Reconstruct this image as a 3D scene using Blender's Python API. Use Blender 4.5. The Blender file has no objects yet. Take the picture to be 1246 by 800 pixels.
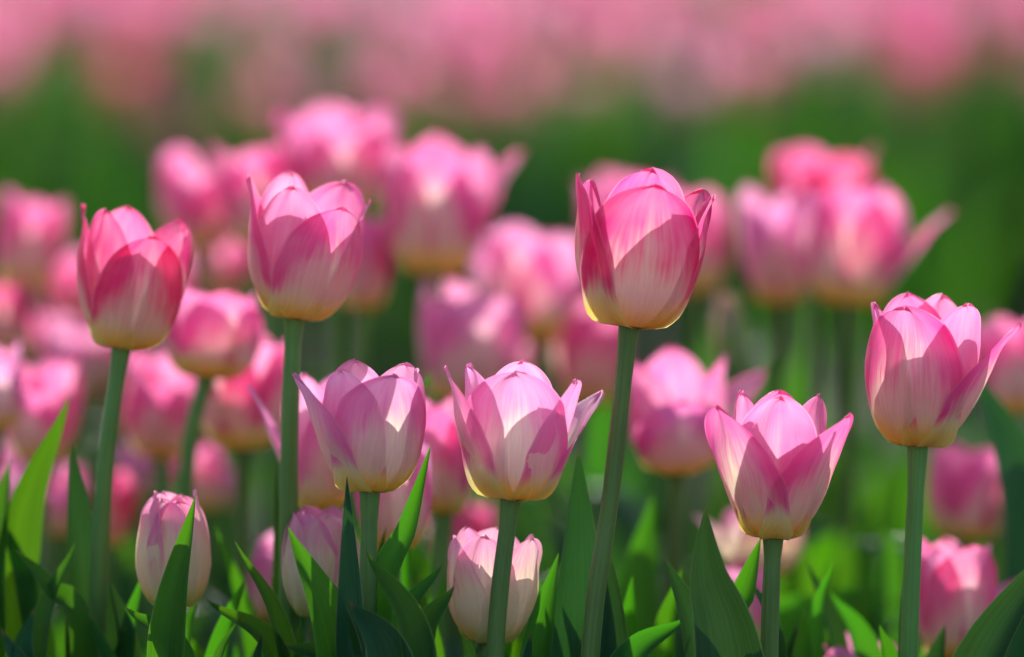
import bpy, math, random
from mathutils import Vector, Matrix, Quaternion, noise
R_ = math.radians
sc = bpy.context.scene
COL = sc.collection

# ------------------------------------------------------------------ camera
LENS, SENSOR, PW, PH = 200.0, 36.0, 1246.0, 800.0
FPX = PW * LENS / SENSOR
CAM = Vector((0.0, 0.0, 0.648))
PITCH = R_(5.1)
cd = bpy.data.cameras.new('camera')
cam = bpy.data.objects.new('camera', cd)
COL.objects.link(cam)
cam.location = CAM
cam.rotation_euler = (math.pi / 2 - PITCH, 0, 0)
cd.lens = LENS
cd.sensor_width = SENSOR
cd.clip_start = 0.05
cd.clip_end = 2000
cd.dof.use_dof = True
cd.dof.focus_distance = 2.40
cd.dof.aperture_fstop = 3.0
sc.camera = cam
FWD = Vector((0, math.cos(PITCH), -math.sin(PITCH)))
UP = Vector((0, math.sin(PITCH), math.cos(PITCH)))
RIGHT = Vector((1, 0, 0))

# ------------------------------------------------------------------ light
SUN_EL, SUN_AZ = R_(27), R_(-12)            # azimuth from +Y towards +X: the sun stands behind the flowers
w = bpy.data.worlds.new('World')
sc.world = w
w.use_nodes = True
nt = w.node_tree
bg = nt.nodes['Background']
sky = nt.nodes.new('ShaderNodeTexSky')
sky.sky_type = 'NISHITA'
sky.sun_disc = False
sky.sun_elevation = SUN_EL
sky.sun_rotation = SUN_AZ
nt.links.new(sky.outputs[0], bg.inputs[0])
bg.inputs[1].default_value = 0.125
sd = bpy.data.lights.new('sun', 'SUN')
sd.energy = 3.1
sd.angle = R_(0.5)
sd.color = (1.0, 0.95, 0.88)
sun = bpy.data.objects.new('sun', sd)
COL.objects.link(sun)
sdir = Vector((math.sin(SUN_AZ) * math.cos(SUN_EL), math.cos(SUN_AZ) * math.cos(SUN_EL), math.sin(SUN_EL)))
sun.rotation_mode = 'QUATERNION'
sun.rotation_quaternion = (-sdir).to_track_quat('-Z', 'Y')
sun.location = (0, 3, 5)
sc.view_settings.view_transform = 'Standard'
sc.view_settings.look = 'None'
sc.view_settings.gamma = 1
sc.view_settings.exposure = 0.97
sc.view_settings.use_curve_mapping = False
sc.render.engine = 'CYCLES'
cy = sc.cycles
cy.use_denoising = True
cy.max_bounces = 12
cy.diffuse_bounces = 6
cy.transmission_bounces = 8
cy.glossy_bounces = 3
cy.sample_clamp_indirect = 6.0

# ------------------------------------------------------------------ materials
def nodes(name):
    m = bpy.data.materials.new(name)
    m.use_nodes = True
    t = m.node_tree
    t.nodes.clear()
    out = t.nodes.new('ShaderNodeOutputMaterial')
    return m, t, out

def N(t, kind, **kw):
    n = t.nodes.new(kind)
    for k, v in kw.items():
        if k.startswith('i_'):
            n.inputs[int(k[2:])].default_value = v
        else:
            setattr(n, k, v)
    return n

def M(t, op, a, b=None, c=None, clamp=False):
    n = t.nodes.new('ShaderNodeMath')
    n.operation = op
    n.use_clamp = clamp
    for i, x in enumerate((a, b, c)):
        if x is None:
            continue
        if isinstance(x, (int, float)):
            n.inputs[i].default_value = x
        else:
            t.links.new(x, n.inputs[i])
    return n.outputs[0]

def MIX(t, fac, a, b):
    n = t.nodes.new('ShaderNodeMix')
    n.data_type = 'RGBA'
    for sock, x in ((n.inputs[0], fac), (n.inputs[6], a), (n.inputs[7], b)):
        if isinstance(x, (int, float)):
            sock.default_value = x
        elif isinstance(x, tuple):
            sock.default_value = (*x, 1)
        else:
            t.links.new(x, sock)
    return n.outputs[2]

def SS(t, x, lo, hi):
    n = t.nodes.new('ShaderNodeMapRange')
    n.interpolation_type = 'SMOOTHSTEP'
    n.inputs[1].default_value = lo
    n.inputs[2].default_value = hi
    if lo > hi:
        n.inputs[1].default_value, n.inputs[2].default_value = hi, lo
        n.inputs[3].default_value, n.inputs[4].default_value = 1, 0
    t.links.new(x, n.inputs[0])
    return n.outputs[0]

def petal_material(name, pink, edge, white, yellow, flame, trans, margin=0.58):
    """UV x runs across the petal, UV y from its base to its tip; pigment: yellow foot, pale flame, pink margin"""
    m, t, out = nodes(name)
    uv = N(t, 'ShaderNodeUVMap')
    sep = N(t, 'ShaderNodeSeparateXYZ')
    t.links.new(uv.outputs[0], sep.inputs[0])
    u, v = sep.outputs[0], sep.outputs[1]
    oi = N(t, 'ShaderNodeObjectInfo')
    cmb = N(t, 'ShaderNodeCombineXYZ')
    t.links.new(M(t, 'MULTIPLY', u, 34.0), cmb.inputs[0])
    t.links.new(M(t, 'MULTIPLY', v, 2.2), cmb.inputs[1])
    t.links.new(M(t, 'MULTIPLY', oi.outputs['Random'], 60.0), cmb.inputs[2])
    streak = N(t, 'ShaderNodeTexNoise')
    streak.inputs['Scale'].default_value = 1.0
    streak.inputs['Detail'].default_value = 3.0
    t.links.new(cmb.outputs[0], streak.inputs['Vector'])
    st = M(t, 'SUBTRACT', streak.outputs[0], 0.5)
    cmb2 = N(t, 'ShaderNodeCombineXYZ')
    t.links.new(M(t, 'MULTIPLY', u, 3.0), cmb2.inputs[0])
    t.links.new(M(t, 'MULTIPLY', v, 3.0), cmb2.inputs[1])
    t.links.new(M(t, 'MULTIPLY', oi.outputs['Random'], 31.0), cmb2.inputs[2])
    blot = N(t, 'ShaderNodeTexNoise')
    blot.inputs['Scale'].default_value = 1.0
    t.links.new(cmb2.outputs[0], blot.inputs['Vector'])
    bl = M(t, 'SUBTRACT', blot.outputs[0], 0.5)
    au = M(t, 'MULTIPLY', M(t, 'ABSOLUTE', M(t, 'SUBTRACT', u, 0.5)), 2.0)      # 0 mid, 1 margin
    # flame: pale low in the middle
    f = M(t, 'ADD', M(t, 'MULTIPLY', v, 1.0), M(t, 'MULTIPLY', M(t, 'MULTIPLY', M(t, 'POWER', au, 2.6), SS(t, v, 0.10, 0.42)), margin))
    f = M(t, 'ADD', f, M(t, 'MULTIPLY', st, 0.42))
    f = M(t, 'ADD', f, M(t, 'MULTIPLY', bl, 0.30))
    pk = SS(t, f, flame - 0.32, flame + 0.14)
    # pale midrib running on to the tip
    rib = M(t, 'MULTIPLY', SS(t, au, 0.13, 0.0), SS(t, v, 1.05, 0.5))
    pk = M(t, 'SUBTRACT', pk, M(t, 'MULTIPLY', rib, 0.26), clamp=True)
    pcol = MIX(t, SS(t, au, 0.55, 1.0), pink, edge)
    pcol = MIX(t, M(t, 'MULTIPLY', M(t, 'ADD', st, 0.2, clamp=True), 0.8), pcol, edge)
    c = MIX(t, pk, white, pcol)
    c = MIX(t, M(t, 'MULTIPLY', SS(t, au, 0.93, 1.0), 0.35), c, (0.93, 0.62, 0.74))     # pale rim: paler margin pigment plus the backlit edge highlight, painted in
    yf = M(t, 'ADD', M(t, 'ADD', v, M(t, 'MULTIPLY', st, 0.10)), M(t, 'MULTIPLY', au, -0.03))
    c = MIX(t, SS(t, yf, 0.33, 0.07), c, yellow)
    c = MIX(t, SS(t, v, 0.045, 0.0), c, (0.50, 0.58, 0.14))                                 # green tint at the joint
    cmb3 = N(t, 'ShaderNodeCombineXYZ')
    t.links.new(M(t, 'MULTIPLY', M(t, 'ADD', u, M(t, 'MULTIPLY', bl, 0.05)), 85.0), cmb3.inputs[0])
    t.links.new(M(t, 'MULTIPLY', v, 4.5), cmb3.inputs[1])
    t.links.new(M(t, 'MULTIPLY', oi.outputs['Random'], 23.0), cmb3.inputs[2])
    vein = N(t, 'ShaderNodeTexNoise')
    vein.inputs['Scale'].default_value = 1.0
    vein.inputs['Detail'].default_value = 2.0
    t.links.new(cmb3.outputs[0], vein.inputs['Vector'])
    hsv = N(t, 'ShaderNodeHueSaturation')
    t.links.new(c, hsv.inputs['Color'])
    t.links.new(M(t, 'ADD', M(t, 'MULTIPLY', vein.outputs[0], 0.30), 0.83), hsv.inputs['Value'])
    t.links.new(M(t, 'ADD', M(t, 'MULTIPLY', bl, 0.55), 1.0), hsv.inputs['Saturation'])
    t.links.new(M(t, 'ADD', M(t, 'MULTIPLY', oi.outputs['Random'], 0.016), 0.492), hsv.inputs['Hue'])
    c = hsv.outputs[0]
    bump = N(t, 'ShaderNodeBump')
    bump.inputs['Strength'].default_value = 0.35
    bump.inputs['Distance'].default_value = 0.0012
    t.links.new(M(t, 'ADD', streak.outputs[0], M(t, 'MULTIPLY', vein.outputs[0], 0.7)), bump.inputs['Height'])
    pb = N(t, 'ShaderNodeBsdfPrincipled')
    t.links.new(c, pb.inputs['Base Color'])
    pb.inputs['Roughness'].default_value = 0.48
    pb.inputs['Specular IOR Level'].default_value = 0.3
    pb.inputs['Sheen Weight'].default_value = 0.12
    t.links.new(bump.outputs[0], pb.inputs['Normal'])
    tr = N(t, 'ShaderNodeBsdfTranslucent')
    t.links.new(c, tr.inputs[0])
    t.links.new(bump.outputs[0], tr.inputs['Normal'])
    mx = N(t, 'ShaderNodeMixShader')
    mx.inputs[0].default_value = trans
    t.links.new(pb.outputs[0], mx.inputs[1])
    t.links.new(tr.outputs[0], mx.inputs[2])
    t.links.new(mx.outputs[0], out.inputs[0])
    return m

def leaf_material(name, dark, light, trans_col, trans, sheen=0.06, spec=0.2):
    m, t, out = nodes(name)
    uv = N(t, 'ShaderNodeUVMap')
    sep = N(t, 'ShaderNodeSeparateXYZ')
    t.links.new(uv.outputs[0], sep.inputs[0])
    u, v = sep.outputs[0], sep.outputs[1]
    oi = N(t, 'ShaderNodeObjectInfo')
    cmb = N(t, 'ShaderNodeCombineXYZ')
    t.links.new(M(t, 'MULTIPLY', u, 42.0), cmb.inputs[0])
    t.links.new(M(t, 'MULTIPLY', v, 3.0), cmb.inputs[1])
    t.links.new(M(t, 'MULTIPLY', oi.outputs['Random'], 40.0), cmb.inputs[2])
    vein = N(t, 'ShaderNodeTexNoise')
    vein.inputs['Scale'].default_value = 1.0
    vein.inputs['Detail'].default_value = 2.0
    t.links.new(cmb.outputs[0], vein.inputs['Vector'])
    cmb2 = N(t, 'ShaderNodeCombineXYZ')
    t.links.new(M(t, 'MULTIPLY', u, 2.0), cmb2.inputs[0])
    t.links.new(M(t, 'MULTIPLY', v, 7.0), cmb2.inputs[1])
    t.links.new(M(t, 'MULTIPLY', oi.outputs['Random'], 17.0), cmb2.inputs[2])
    blot = N(t, 'ShaderNodeTexNoise')
    blot.inputs['Scale'].default_value = 1.0
    t.links.new(cmb2.outputs[0], blot.inputs['Vector'])
    mixf = M(t, 'ADD', M(t, 'MULTIPLY', vein.outputs[0], 0.5), M(t, 'MULTIPLY', blot.outputs[0], 0.5), clamp=True)
    c = MIX(t, SS(t, mixf, 0.32, 0.68), dark, light)
    au = M(t, 'MULTIPLY', M(t, 'ABSOLUTE', M(t, 'SUBTRACT', u, 0.5)), 2.0)
    c = MIX(t, M(t, 'MULTIPLY', SS(t, au, 0.92, 1.0), 0.65), c, (0.27, 0.36, 0.15))      # pale thin margin
    c = MIX(t, SS(t, v, 0.985, 1.0), c, (0.25, 0.16, 0.05))                               # dry tip
    tc = MIX(t, SS(t, mixf, 0.3, 0.7), tuple(x * 0.75 for x in trans_col), trans_col)
    hs = []
    for cc in (c, tc):
        h = N(t, 'ShaderNodeHueSaturation')
        t.links.new(cc, h.inputs['Color'])
        t.links.new(M(t, 'ADD', M(t, 'MULTIPLY', oi.outputs['Random'], 0.03), 0.485), h.inputs['Hue'])
        t.links.new(M(t, 'ADD', M(t, 'MULTIPLY', oi.outputs['Random'], 0.4), 0.8), h.inputs['Value'])
        hs.append(h.outputs[0])
    bump = N(t, 'ShaderNodeBump')
    bump.inputs['Strength'].default_value = 0.6
    bump.inputs['Distance'].default_value = 0.001
    t.links.new(vein.outputs[0], bump.inputs['Height'])
    pb = N(t, 'ShaderNodeBsdfPrincipled')
    t.links.new(hs[0], pb.inputs['Base Color'])
    pb.inputs['Roughness'].default_value = 0.46
    pb.inputs['Specular IOR Level'].default_value = spec
    pb.inputs['Sheen Weight'].default_value = sheen
    pb.inputs['Sheen Roughness'].default_value = 0.35
    t.links.new(bump.outputs[0], pb.inputs['Normal'])
    tr = N(t, 'ShaderNodeBsdfTranslucent')
    t.links.new(hs[1], tr.inputs[0])
    mx = N(t, 'ShaderNodeMixShader')
    mx.inputs[0].default_value = trans
    t.links.new(pb.outputs[0], mx.inputs[1])
    t.links.new(tr.outputs[0], mx.inputs[2])
    t.links.new(mx.outputs[0], out.inputs[0])
    return m

WHITE = (0.87, 0.84, 0.60)
YEL = (0.91, 0.79, 0.20)
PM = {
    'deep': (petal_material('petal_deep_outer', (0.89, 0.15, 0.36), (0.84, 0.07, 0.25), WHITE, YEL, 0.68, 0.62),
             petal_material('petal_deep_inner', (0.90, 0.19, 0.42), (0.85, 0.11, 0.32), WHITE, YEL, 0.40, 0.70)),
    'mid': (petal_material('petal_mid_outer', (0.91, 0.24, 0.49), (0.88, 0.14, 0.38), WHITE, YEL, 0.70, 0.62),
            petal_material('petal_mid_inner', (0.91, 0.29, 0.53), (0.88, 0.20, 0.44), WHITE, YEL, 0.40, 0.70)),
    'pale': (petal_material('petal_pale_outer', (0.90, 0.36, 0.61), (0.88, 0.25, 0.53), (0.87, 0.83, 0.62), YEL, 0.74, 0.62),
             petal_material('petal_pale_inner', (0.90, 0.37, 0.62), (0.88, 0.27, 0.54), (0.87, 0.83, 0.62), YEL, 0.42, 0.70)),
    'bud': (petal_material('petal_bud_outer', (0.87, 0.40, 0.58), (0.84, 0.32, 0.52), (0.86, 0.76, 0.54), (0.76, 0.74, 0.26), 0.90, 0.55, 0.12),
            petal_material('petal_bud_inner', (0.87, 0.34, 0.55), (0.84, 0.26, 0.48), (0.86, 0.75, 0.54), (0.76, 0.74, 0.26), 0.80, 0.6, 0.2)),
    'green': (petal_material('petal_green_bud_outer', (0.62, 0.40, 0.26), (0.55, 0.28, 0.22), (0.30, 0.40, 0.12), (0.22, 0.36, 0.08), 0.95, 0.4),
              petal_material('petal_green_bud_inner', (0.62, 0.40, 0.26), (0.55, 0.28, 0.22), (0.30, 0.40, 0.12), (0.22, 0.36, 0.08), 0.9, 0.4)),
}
LEAF = leaf_material('leaf_green', (0.010, 0.072, 0.013), (0.024, 0.115, 0.020), (0.11, 0.39, 0.006), 0.40)
LEAF_SHADED = leaf_material('leaf_shaded_blue_green', (0.010, 0.060, 0.024), (0.024, 0.100, 0.040), (0.07, 0.24, 0.02), 0.16)  # darker, less translucent leaf copy; shade from the blooms put into its colour
STEM = leaf_material('stem_green', (0.095, 0.20, 0.042), (0.15, 0.28, 0.062), (0.18, 0.40, 0.04), 0.22, 0.10, 0.35)

def pistil_material():
    m, t, out = nodes('pistil_yellow_green')
    pb = N(t, 'ShaderNodeBsdfPrincipled')
    n = N(t, 'ShaderNodeTexNoise')
    n.inputs['Scale'].default_value = 300
    t.links.new(MIX(t, n.outputs[0], (0.42, 0.45, 0.12), (0.62, 0.58, 0.22)), pb.inputs['Base Color'])
    pb.inputs['Roughness'].default_value = 0.6
    t.links.new(pb.outputs[0], out.inputs[0])
    return m
PISTIL = pistil_material()

def soil_material():
    m, t, out = nodes('soil')
    tc = N(t, 'ShaderNodeTexCoord')
    n = N(t, 'ShaderNodeTexNoise')
    n.inputs['Scale'].default_value = 14
    n.inputs['Detail'].default_value = 8
    t.links.new(tc.outputs['Object'], n.inputs['Vector'])
    n2 = N(t, 'ShaderNodeTexNoise')
    n2.inputs['Scale'].default_value = 120
    n2.inputs['Detail'].default_value = 4
    t.links.new(tc.outputs['Object'], n2.inputs['Vector'])
    f = M(t, 'ADD', M(t, 'MULTIPLY', n.outputs[0], 0.6), M(t, 'MULTIPLY', n2.outputs[0], 0.4))
    pb = N(t, 'ShaderNodeBsdfPrincipled')
    t.links.new(MIX(t, SS(t, f, 0.35, 0.65), (0.014, 0.010, 0.006), (0.042, 0.030, 0.019)), pb.inputs['Base Color'])
    pb.inputs['Roughness'].default_value = 0.95
    b = N(t, 'ShaderNodeBump')
    b.inputs['Strength'].default_value = 0.8
    b.inputs['Distance'].default_value = 0.02
    t.links.new(f, b.inputs['Height'])
    t.links.new(b.outputs[0], pb.inputs['Normal'])
    t.links.new(pb.outputs[0], out.inputs[0])
    return m

# ------------------------------------------------------------------ helpers
def at(px, py, D):
    """a point of the place seen at this spot of the picture, D metres away"""
    return CAM + FWD * D + RIGHT * ((px - PW / 2) / FPX * D) + UP * ((PH / 2 - py) / FPX * D)

def link_mesh(name, verts, faces, uvs, mat, parent=None, sub=0):
    me = bpy.data.meshes.new(name)
    me.from_pydata(verts, [], faces)
    ul = me.uv_layers.new(name='UVMap')
    for lp in me.loops:
        ul.data[lp.index].uv = uvs[lp.vertex_index]
    me.polygons.foreach_set('use_smooth', [True] * len(me.polygons))
    me.materials.append(mat)
    me.update()
    o = bpy.data.objects.new(name, me)
    COL.objects.link(o)
    if parent:
        o.parent = parent
    return o

def grid_faces(nu, nv):
    return [(j * nu + i, j * nu + i + 1, (j + 1) * nu + i + 1, (j + 1) * nu + i) for j in range(nv - 1) for i in range(nu - 1)]

def sstep(x, a, b):
    x = min(1, max(0, (x - a) / (b - a)))
    return x * x * (3 - 2 * x)

def spline(xs, ys, x):
    n = len(xs)
    k = 0
    while k < n - 2 and x > xs[k + 1]:
        k += 1
    h = xs[k + 1] - xs[k]
    s = (x - xs[k]) / h
    def slope(i):
        if i == 0: return (ys[1] - ys[0]) / (xs[1] - xs[0])
        if i == n - 1: return (ys[-1] - ys[-2]) / (xs[-1] - xs[-2])
        return (ys[i + 1] - ys[i - 1]) / (xs[i + 1] - xs[i - 1])
    m0, m1 = slope(k) * h, slope(k + 1) * h
    return ((2 * s**3 - 3 * s * s + 1) * ys[k] + (s**3 - 2 * s * s + s) * m0 + (-2 * s**3 + 3 * s * s) * ys[k + 1] + (s**3 - s * s) * m1)

VK = [0, .07, .18, .38, .60, .82, 1.0]
ZK = [0, .030, .122, .32, .56, .80, 1.0]

def petal_geo(H, R, az, T, rng, inner=False, length=1.0, W=1.0, tip=0.0, point=0.35, roll=None, bow=0.0, nu=17, nv=28):
    """T is the radius at the tip against the widest radius R; az 0 faces the camera side, positive turns right"""
    k = 0.90 if inner else 1.0
    d = Vector((math.sin(az), -math.cos(az), 0))
    l = Vector((math.cos(az), math.sin(az), 0))
    RK = [.07, .36, .66, .92 + (T - 1) * .06, 1 + (T - 1) * .28 + .02 + bow, 1 + (T - 1) * .62 + .01 + bow, T]
    HH = H * length
    e = roll if roll is not None else rng.uniform(-0.05, 0.16)
    wa, wp, wf = rng.uniform(.01, .035), rng.uniform(0, 6.28), rng.uniform(1.2, 2.2)
    sway = rng.uniform(-.10, .10)
    asym = rng.uniform(-.06, .06)
    ne = [rng.uniform(0, 6.28) for _ in range(3)]
    nz = rng.uniform(0, 90)
    verts, uvs = [], []
    for j in range(nv):
        v = j / (nv - 1)
        v = 1 - (1 - v) ** 1.45
        z = spline(VK, ZK, v) * HH
        r = spline(VK, RK, v) * R * k
        if v > .8:
            r += tip * R * ((v - .8) / .2) ** 2
        if v < .45:
            sh = spline([0, .12, .45], [.38, .74, 1.0], v)
        else:
            x = (v - .45) / .55
            round_ = math.sqrt(max(0, 1 - x ** 2.3))
            acute = (1 - x) ** .85 * (1 + .75 * x)
            sh = round_ * (1 - point) + acute * point
        hw = sh * W * R * 1.06 * k * (1 + .05 * noise.noise(Vector((v * 7, nz, 1))) * sstep(v, .3, .6))
        Rc = max(.74 * R, .5 * (r + R)) * 1.06
        for i in range(nu):
            u = i / (nu - 1) * 2 - 1
            s = u * hw
            phi = s / Rc
            rad = r - Rc * (1 - math.cos(phi))
            lat = Rc * math.sin(phi)
            up = sstep(v, .35, .95)
            rad += R * (.095 * noise.noise(Vector((u * 1.3, v * 2.2, nz))) + .045 * noise.noise(Vector((u * 3.2, v * 4.0, nz + 40)))) * sstep(v, .12, .7)
            rad += e * R * abs(u) ** 3 * up * min(1, sh * 1.2)
            rad += wa * R * math.sin(6.28 * wf * v + wp + u * 1.5) * u * u * up * min(1, sh * 1.2)
            rad -= .030 * R * sh * math.exp(-(u / .10) ** 2) * sstep(v, .15, .5) * (1 - .5 * v)
            lat += (sway * v * v + asym * v) * R
            zz = z + up * H * .010 * math.sin(u * 5 + ne[0]) * abs(u) + (.022 * H * math.sin(u * 8 + ne[1]) * sstep(v, .75, 1) * (1 - .6 * abs(u)))
            if v > .8:
                rad += .02 * R * sh * math.sin(u * 6 + ne[2]) * (v - .8) / .2
            p = d * rad + l * lat
            verts.append(Vector((p.x, p.y, zz)))
            uvs.append(((u + 1) / 2, v))
    return verts, grid_faces(nu, nv), uvs

def curve_pts(P, n):
    """Catmull-Rom through the points of P"""
    Q = [P[0] + (P[0] - P[1])] + list(P) + [P[-1] + (P[-1] - P[-2])]
    out = []
    segs = len(P) - 1
    for k in range(n):
        x = k / (n - 1) * segs
        i = min(int(x), segs - 1)
        s = x - i
        a, b, c, d = Q[i:i + 4]
        out.append(0.5 * ((2 * b) + (c - a) * s + (2 * a - 5 * b + 4 * c - d) * s * s + (3 * b - a - 3 * c + d) * s ** 3))
    return out

def tube_geo(P, radii, n=26, sides=12):
    pts = curve_pts(P, n)
    verts, uvs = [], []
    for k, p in enumerate(pts):
        t = (pts[min(k + 1, n - 1)] - pts[max(k - 1, 0)]).normalized()
        a = t.cross(Vector((0, 1, 0))).normalized()
        b = t.cross(a)
        f = k / (n - 1)
        r = (radii[0] + (radii[1] - radii[0]) * f) * (1 + .05 * noise.noise(Vector((f * 9, p.x * 40, 3))))
        if f > .93: r *= 1 + .32 * sstep(f, .93, 1.0)
        for i in range(sides + 1):
            th = i / sides * 2 * math.pi
            verts.append(p + a * (r * math.cos(th)) + b * (r * math.sin(th)))
            uvs.append((.06 + .8 * i / sides, f * .95))
    return verts, grid_faces(sides + 1, n), uvs

def leaf_geo(P, width, roll, fold, wave, rng, twist=0.0, nu=9, nv=34, belly=.55):
    pts = curve_pts(P, nv * 3)
    L = [0]
    for a, b in zip(pts, pts[1:]): L.append(L[-1] + (b - a).length)
    verts, uvs = [], []
    ph1, ph2 = rng.uniform(0, 6.28), rng.uniform(0, 6.28)
    wf = rng.uniform(4.0, 6.5)
    j = 0
    for k in range(nv):
        f = k / (nv - 1)
        f = 1 - (1 - f) ** 1.25
        target = f * L[-1]
        while j < len(L) - 2 and L[j + 1] < target: j += 1
        s = (target - L[j]) / max(1e-9, L[j + 1] - L[j])
        p = pts[j].lerp(pts[j + 1], min(1, s))
        t = (pts[min(j + 2, len(pts) - 1)] - pts[max(j - 1, 0)]).normalized()
        view = Vector((0, -1, 0))
        side = t.cross(view)
        if side.length < 1e-4: side = Vector((1, 0, 0))
        side.normalize()
        side = Quaternion(t, roll + twist * (f - .6)) @ side
        nrm = side.cross(t).normalized()          # towards the camera when roll is 0
        if f < belly:
            sh = .42 + .58 * sstep(f / belly, 0, .9)
        else:
            x = (f - belly) / (1 - belly)
            sh = (1 - x ** 1.3) ** .97
        sh = max(sh, 0.0)
        hw = width / 2 * sh
        fo = fold * (1 - .3 * f) + .5 * (1 - sstep(f, 0, .25))
        for i in range(nu):
            u = i / (nu - 1) * 2 - 1
            au = abs(u)
            a = fo * au ** .7
            off = side * (u * hw * math.cos(a * .8)) - nrm * (-hw * au * math.sin(a))
            wv = wave * hw * (math.sin(6.28 * wf * f + (ph1 if u < 0 else ph2)) * au ** 2.2) * sstep(f, .1, .4) * (1 - sstep(f, .85, 1))
            verts.append(p + off + nrm * wv)
            uvs.append(((u + 1) / 2, f))
    return verts, grid_faces(nu, nv), uvs

def thing(name, label, cat, loc, group=None):
    o = bpy.data.objects.new(name, None)
    o.empty_display_size = 0.03
    COL.objects.link(o)
    o.location = loc
    o['label'] = label
    o['category'] = cat
    if group: o['group'] = group
    return o

def tilt_matrix(tx, ty):
    return Matrix.Rotation(tx, 3, 'Y') @ Matrix.Rotation(ty, 3, 'X')

def add_petals(root, origin, H, R, az0, T, tone, rng, tilt=(0, 0), over=None, detail=1.0, merge=False):
    mt = tilt_matrix(*tilt)
    over = over or {}
    V, F, U = [], [], []
    for k in range(6):
        inner = k >= 3
        az = az0 + (k % 3) * 120 + (60 if inner else 0) + rng.uniform(-6, 6)
        kw = dict(T=T * rng.uniform(.92, 1.08) * (.95 if inner else 1), length=rng.uniform(.95, 1.02), W=rng.uniform(.95, 1.05) * (.9 if inner else 1), point=rng.uniform(.1, .4), tip=rng.uniform(-.03, .14))
        kw.update(over.get(k, {}))
        az += kw.pop('daz', 0)
        nu, nv = (17, 28) if detail >= 1 else (9, 12)
        v, f, u = petal_geo(H, R, R_(az), rng=rng, inner=inner, nu=nu, nv=nv, **kw)
        v = [origin + mt @ p for p in v]
        if merge:
            n = len(V)
            V += v; F += [tuple(a + n for a in q) for q in f]; U += u
        else:
            link_mesh('petal', v, f, u, PM[tone][1 if inner else 0], root)
    if merge:
        link_mesh('bloom', V, F, U, PM[tone][0], root)

def lathe_geo(prof, origin, mt, sides=12):
    verts, uvs = [], []
    for k, (r, z) in enumerate(prof):
        for i in range(sides + 1):
            th = i / sides * 2 * math.pi
            verts.append(origin + mt @ Vector((r * math.cos(th), r * math.sin(th), z)))
            uvs.append((i / sides, k / (len(prof) - 1)))
    return verts, grid_faces(sides + 1, len(prof)), uvs

PLANTS = {}
def tulip(key, label, base, top, width, D, foot=None, az=0, T=.9, tone='mid', tilt=0, over=None, fwd=0, fat=1.0, group=None, leaves=2, seed=None, Rk=None, lh=(.20, .30)):
    """base: where the stem meets the bloom in the picture; top: the row of the bloom's top; width: of the whole bloom, in pixels"""
    rng = random.Random(seed if seed is not None else key * 7 + 3)
    if key > 13:
        tilt += rng.uniform(-9, 9)
        fwd += rng.uniform(-8, 10)
        over = dict(over or {})
        for k in range(6):
            if k not in over and T > .6:
                over[k] = dict(T=T * rng.uniform(.82, 1.22) * (.95 if k > 2 else 1), length=rng.uniform(.87, 1.03), W=rng.uniform(.9, 1.15))
        k = rng.randrange(3)
        if T > .88 and rng.random() < .4:
            over[k] = dict(T=rng.uniform(1.3, 1.65), length=rng.uniform(.78, .92), point=rng.uniform(.4, .7), W=1.0)
    if key > 13:
        D = 2.40 + (D - 2.40) * 1.22        # the blurred ones stand well behind the plane of focus
    B = at(base[0], base[1], D)
    s = D / FPX
    H = (base[1] - top) * s
    R = width * s / 2 / (Rk or max(1.0, .96 * T + .04))
    if foot:
        Fp = at(foot[0], foot[1], D)
    else:
        Fp = B + Vector((rng.uniform(-.012, .012), rng.uniform(-.005, .005), -.13))
    dz = B.z - Fp.z
    slope = (Fp.x - B.x) / max(dz, .02)
    G = Vector((Fp.x + slope * .45 * Fp.z, Fp.y + rng.uniform(-.01, .01), 0))
    root = thing('tulip', label, 'tulip', G, group or 'pink tulips of the near bed')
    top_in = B + Vector((0, 0, .0015))
    mids = [G - G, (G * .5 + Fp * .5 + Vector((Fp.x - G.x, 0, 0)) * .12) - G, Fp - G]
    if dz > .09:
        mids.append(Fp.lerp(B, .5) + Vector((rng.uniform(-.0012, .0012) - slope * .004, 0, 0)) - G)
    mids.append(top_in - G)
    v, f, u = tube_geo(mids, (.0046 * fat, .0035 * fat))
    link_mesh('stem', v, f, u, STEM, root)
    add_petals(root, B - G, H, R, az, T, tone, rng, (R_(tilt), R_(fwd)), over)
    if D < 2.6 and T > .6:
        v, f, u = lathe_geo([(.0008, .002), (.004, .006), (.0042, .014), (.0036, .022), (.0055, .024), (.0052, .027), (.0004, .0275)], B - G, tilt_matrix(R_(tilt), R_(fwd)))
        link_mesh('pistil', v, f, u, PISTIL, root)
    for _ in range(leaves):
        free_leaf(root, rng, lh)
    PLANTS[key] = (root, G, rng)
    return root

def free_leaf(root, rng, lh, spread=(.03, .11), width=(.034, .054), shaded=.35):
    a = rng.uniform(0, 6.28)
    h = rng.uniform(*lh)
    o = rng.uniform(*spread)
    d = Vector((math.cos(a), math.sin(a), 0))
    bend = rng.uniform(.0, .35)
    P = [d * .004, d * (o * .28) + Vector((0, 0, h * .52)), d * (o * .7) + Vector((0, 0, h * (.86 + .1 * bend))), d * o * 1.25 + Vector((0, 0, h * (1 - .3 * bend)))]
    # blade's inner face towards the plant's axis
    roll = a + math.pi / 2 + rng.uniform(-.5, .5)
    v, f, u = leaf_geo(P, rng.uniform(*width), roll, rng.uniform(.35, 1.0), rng.uniform(.02, .22), rng, rng.uniform(-.6, .6), nu=7, nv=20)
    return link_mesh('leaf', v, f, u, LEAF_SHADED if rng.random() < shaded else LEAF, root)

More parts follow.
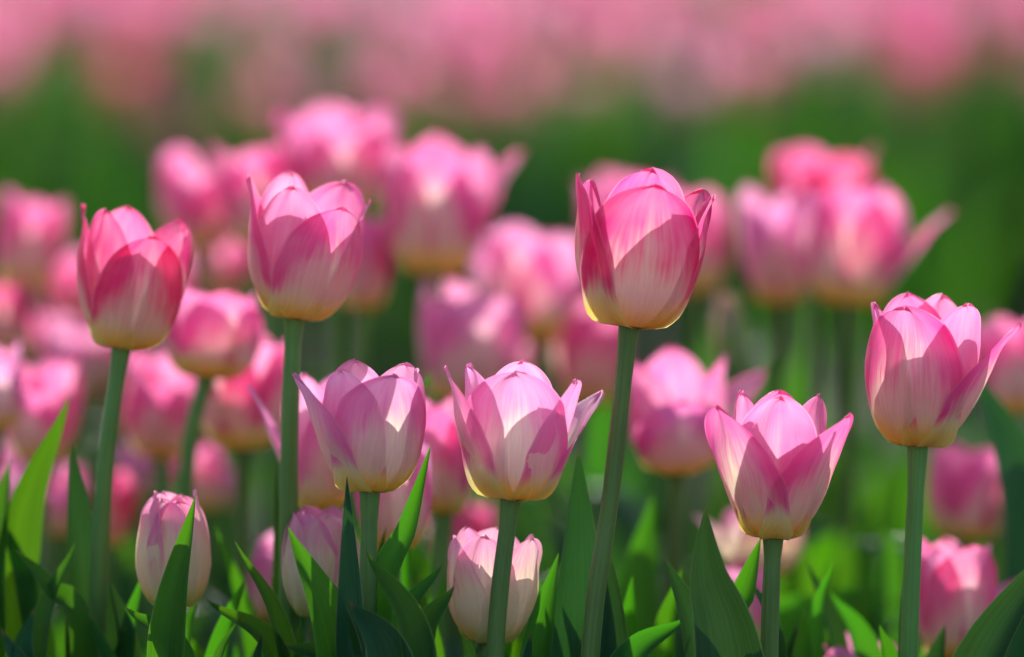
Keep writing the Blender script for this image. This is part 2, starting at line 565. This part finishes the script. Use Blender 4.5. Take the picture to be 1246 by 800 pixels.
def leaf(key, tip, mid, width, D, roll=0, fold=.5, wave=.05, twist=0, Dm=None, via=None, belly=None, shaded=False):
    root, G, rng = PLANTS[key]
    s = D / FPX
    t = at(*tip, D)
    m = at(*mid, Dm or D)
    P = [Vector((0, 0, 0)), m - G]
    base = (G + m) * .5
    base.x = m.x * .62 + G.x * .38
    base.y = m.y * .6 + G.y * .4
    P = [Vector(((m.x - G.x) * .25, (m.y - G.y) * .25, 0)), base - G, m - G]
    if via:
        P.append(at(*via, ((Dm or D) + D) / 2) - G)
    P.append(t - G)
    if belly is None:
        seg = [(b - a).length for a, b in zip(P, P[1:])]
        belly = min(.90, sum(seg[:2]) / sum(seg) + .02)
    v, f, u = leaf_geo(P, width * s * 1.25, R_(roll), fold, wave, rng, twist, nu=13, nv=64, belly=belly)
    return link_mesh('leaf', v, f, u, LEAF_SHADED if shaded else LEAF, root)

# ------------------------------------------------------------------ ground
def build_ground():
    S = 300.0
    me = bpy.data.meshes.new('ground')
    # fine near the beds, wide beyond, one sheet
    xs = [-S, -40, -8] + [-3 + .1 * i for i in range(61)] + [8, 40, S]
    ys = [-S, -40, -4] + [0.5 + .1 * i for i in range(86)] + [14, 50, S]
    rg = random.Random(5)
    vs = []
    for y in ys:
        for x in xs:
            inner = abs(x) <= 3.01 and .4 < y < 9.1
            vs.append((x, y, rg.uniform(-.012, .0) if inner else -.006))
    me.from_pydata(vs, [], grid_faces(len(xs), len(ys)))
    me.polygons.foreach_set('use_smooth', [True] * len(me.polygons))
    me.materials.append(soil_material())
    o = bpy.data.objects.new('ground', me)
    COL.objects.link(o)
    o['kind'] = 'structure'
    o['label'] = 'dark brown soil of the flower beds'
build_ground()

def build_lawn():
    m, t, out = nodes('grass')
    tc = N(t, 'ShaderNodeTexCoord')
    n = N(t, 'ShaderNodeTexNoise')
    n.inputs['Scale'].default_value = 9
    n.inputs['Detail'].default_value = 8
    t.links.new(tc.outputs['Object'], n.inputs['Vector'])
    pb = N(t, 'ShaderNodeBsdfPrincipled')
    t.links.new(MIX(t, SS(t, n.outputs[0], 0.35, 0.65), (0.012, 0.045, 0.008), (0.035, 0.085, 0.016)), pb.inputs['Base Color'])
    pb.inputs['Roughness'].default_value = 0.9
    pb.inputs['Specular IOR Level'].default_value = 0.1
    t.links.new(pb.outputs[0], out.inputs[0])
    me = bpy.data.meshes.new('lawn')
    me.from_pydata([(-150, 9.6, .004), (150, 9.6, .004), (150, 120, .004), (-150, 120, .004)], [], [(0, 1, 2, 3)])
    me.materials.append(m)
    o = bpy.data.objects.new('lawn', me)
    COL.objects.link(o)
    o['kind'] = 'structure'
    o['label'] = 'dark green grass beyond the far flower bed'
build_lawn()

# ------------------------------------------------------------------ the tulips of the near bed
# in focus
tulip(1, 'tallest sharp deep pink tulip on a long leaning stem, right of centre', (766, 398), 212, 150, 2.40, (718, 800), az=4, T=.88, tone='deep', tilt=7, leaves=0, Rk=1.0, seed=11,
      over={0: dict(T=.86, length=.955, point=.22, W=1.2, daz=2, roll=.04, tip=.05), 1: dict(T=1.08, length=.93, point=.35, daz=-4), 2: dict(T=1.12, length=.95, point=.7, tip=.04, daz=34, W=.95),
            3: dict(T=1.06, length=.91, point=.2, roll=.05, W=.78, daz=22), 5: dict(T=.98, length=.92, point=.3, W=.75, daz=-18), 4: dict(T=.60, length=1.03, point=.1, W=1.0)})
tulip(2, 'sharp pale pink tulip with one petal leaning out left, above a pointed upright leaf', (450, 598), 446, 134, 2.40, (447, 800), az=24, T=.88, tone='pale', tilt=1, leaves=0, Rk=1.06, seed=21,
      over={0: dict(T=.90, length=.97, point=.12, W=1.22), 2: dict(T=1.50, length=.95, point=.75, W=.95, tip=.05, daz=22), 5: dict(T=.92, length=1.0, point=.15, W=.95, daz=-6), 3: dict(T=.92, length=.98, W=.8, daz=14), 4: dict(T=.72, length=1.02, point=.1)})
tulip(3, 'sharp pale pink tulip in the centre with petal tips flaring out on both sides', (622, 608), 444, 140, 2.40, (602, 800), az=4, T=.92, tone='pale', tilt=4, leaves=0, Rk=1.06, seed=31,
      over={0: dict(T=.84, length=.98, point=.15, W=1.22), 2: dict(T=1.26, length=.95, point=.7, W=.95, tip=.1, daz=30), 5: dict(T=.95, length=.99, point=.1, W=.92, daz=-8), 3: dict(T=1.20, length=.93, point=.2, roll=.2, W=1.0, daz=6), 1: dict(T=1.50, length=.82, point=.6, W=1.0, tip=.15, daz=-8), 4: dict(T=.66, length=1.01, point=.1)})
tulip(4, 'sharp wide open pink tulip, two pointed petals parted in a V, beside grey green leaves', (941, 655), 478, 128, 2.40, (936, 800), az=60, T=1.0, tone='mid', tilt=2, leaves=0, Rk=1.06, seed=41,
      over={0: dict(T=1.62, length=.90, point=.7, W=1.08, tip=.05, daz=-4), 2: dict(T=1.62, length=.93, point=.7, W=1.08, tip=.08, daz=4), 1: dict(T=.92, length=.98), 5: dict(T=.90, length=1.0, point=.05, W=1.15), 3: dict(T=.84, length=.985, W=1.05), 4: dict(T=.84, length=.985, W=1.05)})
tulip(5, 'sharp pink tulip nearest the right side, one petal pointing out right, on a straight stem', (1117, 543), 364, 140, 2.42, (1106, 800), az=-26, T=.98, tone='mid', tilt=3, leaves=0, Rk=1.06, seed=51,
      over={0: dict(T=1.02, length=.97, point=.15, W=1.18), 1: dict(T=1.66, length=.88, point=.7, W=1.0, tip=.1, daz=-22), 3: dict(T=.98, length=1.0, point=.15, W=.95), 5: dict(T=1.0, length=.96, W=1.0, daz=14), 2: dict(T=.80, daz=-20)})
# just behind the plane of focus
tulip(6, 'soft deep pink tulip with a folded pointed petal at its left, tall at the left', (148, 424), 258, 128, 2.475, (124, 625), az=18, T=.92, tone='deep', tilt=8, seed=61, leaves=1,
      over={2: dict(T=1.05, length=1.0, point=.9, W=.75, daz=14), 0: dict(T=.82, length=.86, point=.2), 3: dict(T=.92, length=.94), 5: dict(T=.8, length=1.0)})
tulip(7, 'soft pink tulip with a V of two petals, cream below, tall left of centre', (358, 388), 218, 134, 2.455, (352, 560), az=34, T=1.0, tone='mid', tilt=8, seed=71, leaves=1,
      over={0: dict(T=.98, length=.85, point=.25, W=1.05), 2: dict(T=1.14, length=.96, point=.85, W=1.0), 3: dict(T=1.05, length=.90), 5: dict(T=.85, length=.95), 4: dict(T=.82, length=1.02)})
tulip(8, 'closed cream and pink tulip bud behind a folded upright leaf, lower left', (213, 738), 600, 98, 2.44, (214, 830), az=-30, T=.60, tone='bud', tilt=0, seed=81, leaves=0,
      over={k: dict(T=.50, tip=.02, point=.15, W=1.1) for k in range(6)})
tulip(9, 'closed cream tulip bud with blushed top, behind the sharp pale pink tulip stem', (392, 750), 618, 104, 2.455, (392, 830), az=25, T=.62, tone='bud', tilt=-1, seed=91, leaves=0,
      over={k: dict(T=.56, tip=.02, point=.15, W=1.1) for k in range(6)})
tulip(10, 'low half closed cream and pink tulip crossed by the centre tulip stem', (594, 782), 647, 110, 2.425, (588, 860), az=55, T=.9, tone='bud', tilt=4, seed=101, leaves=0,
      over={0: dict(T=.98, length=1.0, point=.3), 2: dict(T=.95, length=.95, point=.7), 1: dict(T=.85)})
tulip(11, 'soft lilac pink tulip with petals spread left, half hidden behind sharp pale tulip', (388, 622), 452, 96, 2.50, (385, 800), az=35, T=1.0, tone='pale', seed=111, Rk=1.05,
      over={2: dict(T=1.8, length=.90, point=.7, W=.9), 0: dict(T=.95, length=.86)})
tulip(12, 'soft pink tulip low behind the right flank of the sharp pale pink tulip', (478, 670), 535, 92, 2.49, (478, 800), az=10, T=.92, tone='pale', seed=121)
tulip(13, 'soft pink tulip between the two sharp pale pink tulips', (540, 626), 486, 86, 2.58, (532, 800), az=-20, T=1.0, tone='mid', seed=131)
# clearly out of focus
tulip(14, 'blurred pink tulip with rounded frilled top on a leaning stem, under the V-petalled tulip', (252, 460), 345, 122, 2.58, (226, 580), az=30, T=.95, tone='mid', tilt=5, seed=141)
tulip(15, 'blurred pink tulip between the deep pink tulip stem and a leaning stem', (196, 555), 428, 98, 2.70, (192, 660), az=0, T=.92, tone='mid', seed=151)
tulip(16, 'blurred rose tulip with yellow foot, below and right of the frilled tulip', (296, 546), 400, 112, 2.62, az=-35, T=.95, tone='mid', seed=161)
tulip(17, 'blurred light pink tulip topmost in the near bed', (408, 252), 132, 128, 2.80, az=20, T=1.0, tone='mid', seed=171)
tulip(18, 'large blurred pink tulip with one petal flung right, high in the centre', (528, 334), 166, 132, 2.74, az=-10, T=1.08, tone='mid', seed=181, over={1: dict(T=1.5, length=.9, point=.7, daz=-15)})
tulip(19, 'blurred pink tulip high on the left of its cluster', (240, 300), 186, 104, 2.86, az=40, T=.98, tone='mid', seed=191)
tulip(20, 'blurred pink tulip just left of the V-petalled tulip, second in its cluster', (322, 298), 170, 98, 2.80, az=10, T=.95, tone='mid', seed=201)
tulip(21, 'blurred pink tulip mostly hidden behind right edge of the V-petalled tulip', (440, 376), 262, 72, 2.76, az=10, T=.9, tone='mid', seed=211)
tulip(22, 'blurred light pink tulip left of the tallest tulip', (655, 415), 272, 122, 2.80, az=-15, T=.98, tone='pale', seed=221, over={2: dict(T=1.4, length=.9, point=.7)})
tulip(23, 'blurred light pink tulip above the gap between the two sharp pale tulips', (558, 486), 338, 112, 2.74, az=22, T=.92, tone='pale', seed=231)
tulip(24, 'blurred pink tulip close left of the tallest tulip stem', (716, 490), 368, 88, 2.80, az=0, T=.92, tone='mid', seed=241)
tulip(25, 'small blurred pink tulip just over the top of the centre tulip', (632, 474), 398, 66, 2.86, az=0, T=.9, tone='pale', seed=251)
tulip(26, 'blurred pink tulip right of the tallest tulip stem, petal reaching right', (825, 572), 426, 122, 2.60, az=10, T=.98, tone='mid', seed=261, over={1: dict(T=1.75, length=.78, point=.6, daz=-20), 0: dict(T=.85, length=.95)})
tulip(27, 'blurred pink tulip behind the top left of the tallest tulip', (764, 332), 205, 106, 2.90, az=15, T=.95, tone='mid', seed=271)
tulip(28, 'blurred pink tulip behind the right flank of the tallest tulip', (848, 358), 232, 96, 2.86, az=-15, T=1.0, tone='mid', seed=281)
tulip(29, 'blurred deep pink tulip at the top of the right hand cluster', (992, 300), 176, 118, 2.86, az=30, T=.95, tone='deep', seed=291)
tulip(30, 'blurred pale pink tulip at the left of the right hand cluster', (950, 368), 230, 94, 2.80, az=-10, T=.95, tone='pale', seed=301)
tulip(31, 'blurred pink tulip with a petal flung right in the right hand cluster', (1034, 372), 218, 118, 2.74, az=-20, T=1.0, tone='mid', seed=311, over={1: dict(T=1.75, length=.82, point=.65, daz=-15)})
tulip(32, 'blurred pink tulip cut by the right edge of the picture', (1232, 505), 386, 82, 2.68, az=10, T=.9, tone='mid', seed=321)
tulip(33, 'blurred rounded pink tulip right of the straight stem, upper of two', (1172, 656), 542, 104, 2.70, az=30, T=.85, tone='mid', seed=331)
tulip(34, 'blurred pink tulip low beside the straight stem, petal reaching right', (1158, 800), 656, 104, 2.53, az=15, T=.9, tone='mid', seed=341, over={0: dict(T=.82, W=1.15, length=1.0), 2: dict(T=.85, W=1.1), 3: dict(T=.85), 4: dict(T=.8), 5: dict(T=.85), 1: dict(T=1.7, length=.66, point=.5, daz=-15)})
tulip(35, 'frilled pink tulip top poking up at the bottom edge, right of centre', (1045, 880), 778, 96, 2.50, az=30, T=1.0, tone='mid', seed=351)
tulip(36, 'blurred pink tulip highest at the left edge', (26, 352), 236, 82, 2.84, az=10, T=.9, tone='mid', seed=361)
tulip(37, 'blurred deep pink tulip cut by the left edge, second from the top', (8, 430), 345, 62, 2.80, az=0, T=.9, tone='deep', seed=371)
tulip(38, 'small blurred pink tulip tucked behind the left of the deep pink tulip', (92, 398), 310, 70, 2.92, az=0, T=.9, tone='mid', seed=381)
tulip(39, 'blurred pale pink tulip left of the deep pink tulip stem', (100, 482), 382, 88, 2.86, az=30, T=.95, tone='pale', seed=391)
tulip(40, 'blurred pink tulip above the long leaf leaning at far left', (52, 562), 436, 92, 2.66, az=-20, T=.95, tone='mid', seed=401)
tulip(41, 'blurred lilac pink tulip cut by the left edge at half height', (-6, 524), 416, 78, 2.62, az=20, T=.95, tone='pale', seed=411)
tulip(42, 'small blurred pink tulip low between two upright leaves at left', (72, 652), 566, 58, 2.74, az=0, T=.9, tone='mid', seed=421)
tulip(43, 'narrow blurred deep pink tulip just right of the deep pink tulip stem foot', (134, 664), 570, 44, 2.70, az=0, T=.8, tone='deep', seed=431)
tulip(44, 'narrow blurred pale pink tulip left of the leaning stem', (172, 612), 535, 54, 2.80, az=0, T=.9, tone='pale', seed=441)
tulip(45, 'small blurred pink tulip right of the leaning stem foot', (246, 622), 536, 60, 2.76, az=15, T=.9, tone='mid', seed=451)
tulip(46, 'tiny blurred lilac tulip over the closed bud at lower left', (276, 618), 562, 38, 2.84, az=0, T=.9, tone='pale', seed=461)
tulip(47, 'blurred dull pink tulip between the two closed cream buds', (322, 752), 650, 54, 2.60, az=0, T=.85, tone='pale', seed=471)
tulip(48, 'small blurred strong pink tulip left of the centre tulip foot', (560, 692), 606, 76, 2.74, az=0, T=.95, tone='deep', seed=481)
tulip(49, 'blurred cream tulip just behind the foot of the wide open tulip', (925, 702), 612, 100, 2.60, az=20, T=1.0, tone='bud', seed=491)
tulip(50, 'blurred pink tulip low between broad grey green leaves', (896, 790), 684, 84, 2.58, az=-10, T=.95, tone='pale', seed=501)
tulip(51, 'blurred green unopened bud below the right hand cluster', (896, 466), 358, 50, 2.74, az=0, T=.30, tone='green', seed=511)
tulip(52, 'narrow pink tulip glimpsed at the bottom edge between wavy leaves', (680, 830), 742, 34, 2.52, az=0, T=.9, tone='mid', seed=521)
tulip(53, 'blurred pink tulip in the shade under the left high cluster', (264, 356), 272, 78, 2.92, az=0, T=.9, tone='mid', seed=531)

tulip(54, 'blurred pale pink tulip just right of the deep pink tulip stem, behind others', (164, 520), 424, 84, 2.88, az=20, T=.95, tone='pale', seed=541)
tulip(55, 'blurred pink tulip behind the left shoulder of the frilled tulip', (214, 404), 300, 80, 2.95, az=-10, T=.95, tone='mid', seed=551)
tulip(56, 'blurred pink tulip at far left between two others cut by the edge', (40, 470), 372, 76, 2.90, az=15, T=.95, tone='mid', seed=561)
tulip(57, 'blurred lilac pink tulip low at the left edge beside a long leaf', (6, 632), 540, 70, 2.76, az=15, T=.95, tone='pale', seed=571)
tulip(58, 'blurred pink tulip under the left side of the light pink pair near the centre', (600, 500), 412, 76, 2.92, az=15, T=.95, tone='mid', seed=581)

tulip(59, 'blurred pink tulip crossed by the upper part of the deep pink tulip stem', (130, 470), 392, 70, 2.86, az=15, T=.95, tone='mid', seed=591)
tulip(60, 'blurred pale pink tulip glimpsed between the leaning stem and the rose tulip', (240, 528), 452, 66, 2.84, az=15, T=.95, tone='pale', seed=601)

# ------------------------------------------------------------------ leaves one can make out, each on the plant it grows from
leaf(6, (84, 482), (12, 690), 54, 2.50, roll=35, fold=.7, wave=.03)
leaf(40, (12, 555), (-6, 760), 46, 2.5, roll=-35, fold=.6)
leaf(6, (86, 538), (108, 800), 60, 2.49, roll=15, fold=.8, wave=.06, shaded=True)
leaf(6, (92, 660), (52, 800), 36, 2.46, roll=-50, fold=.6)
leaf(6, (18, 668), (96, 790), 40, 2.46, roll=50, fold=.5, via=(58, 715))
leaf(8, (238, 602), (212, 800), 50, 2.40, roll=-30, fold=.9, wave=.03)
leaf(8, (152, 738), (222, 830), 36, 2.41, roll=40, fold=.6)
leaf(8, (250, 728), (340, 830), 30, 2.42, roll=30, fold=.7)
leaf(8, (290, 752), (262, 850), 30, 2.42, roll=-60, fold=.6)
leaf(9, (285, 657), (346, 810), 30, 2.42, roll=50, fold=.7)
leaf(9, (336, 560), (346, 730), 26, 2.48, roll=-60, fold=.6)
leaf(2, (350, 640), (410, 815), 52, 2.385, roll=25, fold=.6, wave=.03)
leaf(2, (422, 578), (424, 800), 34, 2.385, roll=20, fold=.7, shaded=True)
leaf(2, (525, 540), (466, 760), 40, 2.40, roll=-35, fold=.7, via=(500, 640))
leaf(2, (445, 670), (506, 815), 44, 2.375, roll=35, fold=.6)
leaf(2, (425, 730), (478, 840), 54, 2.37, roll=10, fold=.6, shaded=True)
leaf(2, (345, 782), (420, 850), 40, 2.39, roll=40, fold=.6)
leaf(12, (540, 684), (486, 800), 34, 2.42, roll=-45, fold=.6)
leaf(10, (553, 712), (512, 820), 42, 2.385, roll=-30, fold=.7)
leaf(13, (527, 452), (492, 560), 26, 2.5, roll=-40, fold=.6)
leaf(1, (704, 545), (700, 820), 74, 2.44, roll=15, fold=.8, wave=.28, shaded=True)
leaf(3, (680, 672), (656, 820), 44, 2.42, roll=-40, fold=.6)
leaf(1, (744, 676), (742, 830), 48, 2.43, roll=-10, fold=.7, wave=.25, shaded=True)
leaf(4, (858, 616), (886, 830), 78, 2.385, roll=10, fold=.75, wave=.10, via=(860, 700), shaded=True)
leaf(4, (810, 678), (850, 820), 44, 2.41, roll=30, fold=.7, shaded=True)
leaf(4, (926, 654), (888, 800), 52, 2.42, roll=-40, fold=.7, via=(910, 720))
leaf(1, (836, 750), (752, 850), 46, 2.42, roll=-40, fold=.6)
leaf(5, (1300, 640), (1176, 860), 60, 2.40, roll=-25, fold=.8, shaded=True)
for key, tip, mid, wd, D, rl, shaded in (
        (6, (40, 740), (20, 840), 40, 2.46, 30, True), (6, (70, 705), (128, 830), 40, 2.47, -20, False), (6, (132, 700), (150, 830), 36, 2.47, 40, True),
        (8, (176, 690), (160, 830), 34, 2.47, -40, False), (8, (182, 772), (196, 850), 34, 2.42, 25, False), (8, (300, 700), (268, 830), 34, 2.46, -35, False),
        (8, (318, 770), (300, 860), 36, 2.41, 45, True), (9, (366, 752), (372, 850), 30, 2.42, -45, False), (9, (330, 700), (352, 830), 36, 2.47, 35, False),
        (2, (470, 640), (452, 800), 34, 2.45, -50, False), (2, (398, 700), (440, 830), 40, 2.42, 30, False), (12, (505, 700), (520, 830), 34, 2.46, 40, False),
        (3, (560, 760), (570, 850), 34, 2.43, 30, True), (3, (646, 770), (640, 860), 34, 2.41, -30, True), (1, (668, 690), (690, 830), 36, 2.46, 50, False),
        (1, (770, 700), (768, 830), 44, 2.47, -40, False), (4, (830, 690), (812, 830), 40, 2.48, -30, False), (4, (978, 740), (966, 850), 44, 2.48, 35, False),
        (5, (1070, 760), (1084, 860), 40, 2.46, 30, False), (5, (1150, 760), (1136, 860), 40, 2.47, -30, True), (5, (1010, 720), (1050, 830), 46, 2.52, 40, False),
        (6, (0, 620), (40, 800), 44, 2.50, 40, False), (9, (262, 640), (300, 800), 34, 2.53, 50, False), (10, (640, 690), (616, 830), 30, 2.47, -50, False)):
    leaf(key, tip, mid, wd, D, roll=rl, fold=.95, wave=.06, shaded=shaded)
br = random.Random(41)
for key in (6, 8, 9, 2, 12, 13, 10, 3, 1, 26, 50, 4, 49, 5, 33, 34, 40, 16, 47):
    gx = PLANTS[key][1].x / 2.45 * FPX + PW / 2
    for _ in range(2):
        tx = gx + br.uniform(-75, 75)
        ty = br.uniform(655, 790)
        leaf(key, (tx, ty), (tx + br.uniform(-40, 40), ty + br.uniform(90, 150)), br.uniform(24, 38), br.uniform(2.44, 2.56), roll=br.uniform(-60, 60), fold=br.uniform(.6, 1.1), wave=br.uniform(.02, .12), shaded=br.random() < .4)
leaf(32, (1188, 450), (1246, 640), 66, 2.60, roll=30, fold=.5, shaded=True)
leaf(26, (1052, 714), (940, 800), 60, 2.66, roll=-20, fold=.4, via=(1000, 745))
leaf(33, (1075, 640), (1110, 830), 80, 2.72, roll=20, fold=.5)
leaf(26, (795, 600), (775, 800), 66, 2.62, roll=-30, fold=.5)
leaf(30, (905, 520), (960, 760), 70, 2.78, roll=20, fold=.5)
leaf(31, (1080, 570), (1030, 780), 70, 2.80, roll=-30, fold=.5)

# ------------------------------------------------------------------ flowerless plants filling the near bed
rng = random.Random(77)
def leaf_plant(x, y, hmax, n):
    root = thing('tulip_plant', 'flowerless clump of tulip leaves blurred among the stems of the near bed', 'plant', (x, y, 0), 'flowerless tulip plants of the near bed')
    for _ in range(n):
        free_leaf(root, rng, (hmax * .75, hmax), spread=(.03, .12), width=(.036, .062))
for row in range(7):
    y = 2.56 + row * .125
    for i in range(9):
        x = (i - 4) * .082 + rng.uniform(-.03, .03) + (.04 if row % 2 else 0)
        yy = y + rng.uniform(-.04, .04)
        leaf_plant(x, yy, .30 + .02 * row * .5 + rng.uniform(-.02, .03), 4)

# ------------------------------------------------------------------ the far bed: one tulip of each kind, then copies
def far_template(seed):
    rg = random.Random(seed)
    root = thing('tulip', 'soft pink tulip far out of focus in the far bed along the top', 'tulip', (0, 5, 0), 'tulips of the far bed')
    h = .40
    lean = rg.uniform(-.02, .02)
    top = Vector((lean, rg.uniform(-.01, .01), h))
    v, f, u = tube_geo([Vector((0, 0, 0)), Vector((lean * .3, 0, h * .5)), top], (.005, .0036), n=10, sides=8)
    link_mesh('stem', v, f, u, STEM, root)
    tone = ['mid', 'deep', 'pale', 'mid', 'mid'][seed % 5]
    add_petals(root, top, .066, rg.uniform(.026, .030), rg.uniform(0, 360), rg.uniform(.9, 1.15), tone, rg, (lean * 3, 0), detail=.5, merge=True)
    for _ in range(5):
        free_leaf(root, rg, (.30, .45), spread=(.03, .11), width=(.036, .06), shaded=.42)
    return root

TEMPL = [far_template(500 + k) for k in range(5)]
first = set()
fr = random.Random(9)
n = 0
for row in range(19):
    for i in range(15):
        x = (i - 7) * .14 + fr.uniform(-.05, .05) + (.045 if row % 2 else 0)
        y = 5.55 + row * .19 + fr.uniform(-.07, .07)
        src = TEMPL[fr.randrange(5)]
        if fr.random() < .28 and len(first) == 5:
            continue
        if src.name not in first:
            first.add(src.name)
            root = src
        else:
            root = src.copy()
            COL.objects.link(root)
            for ch in src.children:
                c = ch.copy()
                COL.objects.link(c)
                c.parent = root
        root.location = (x, y, 0)
        root.rotation_euler = (0, 0, fr.uniform(0, 6.28))
        s = fr.uniform(.80, 1.06)
        root.scale = (s, s, s)
        n += 1
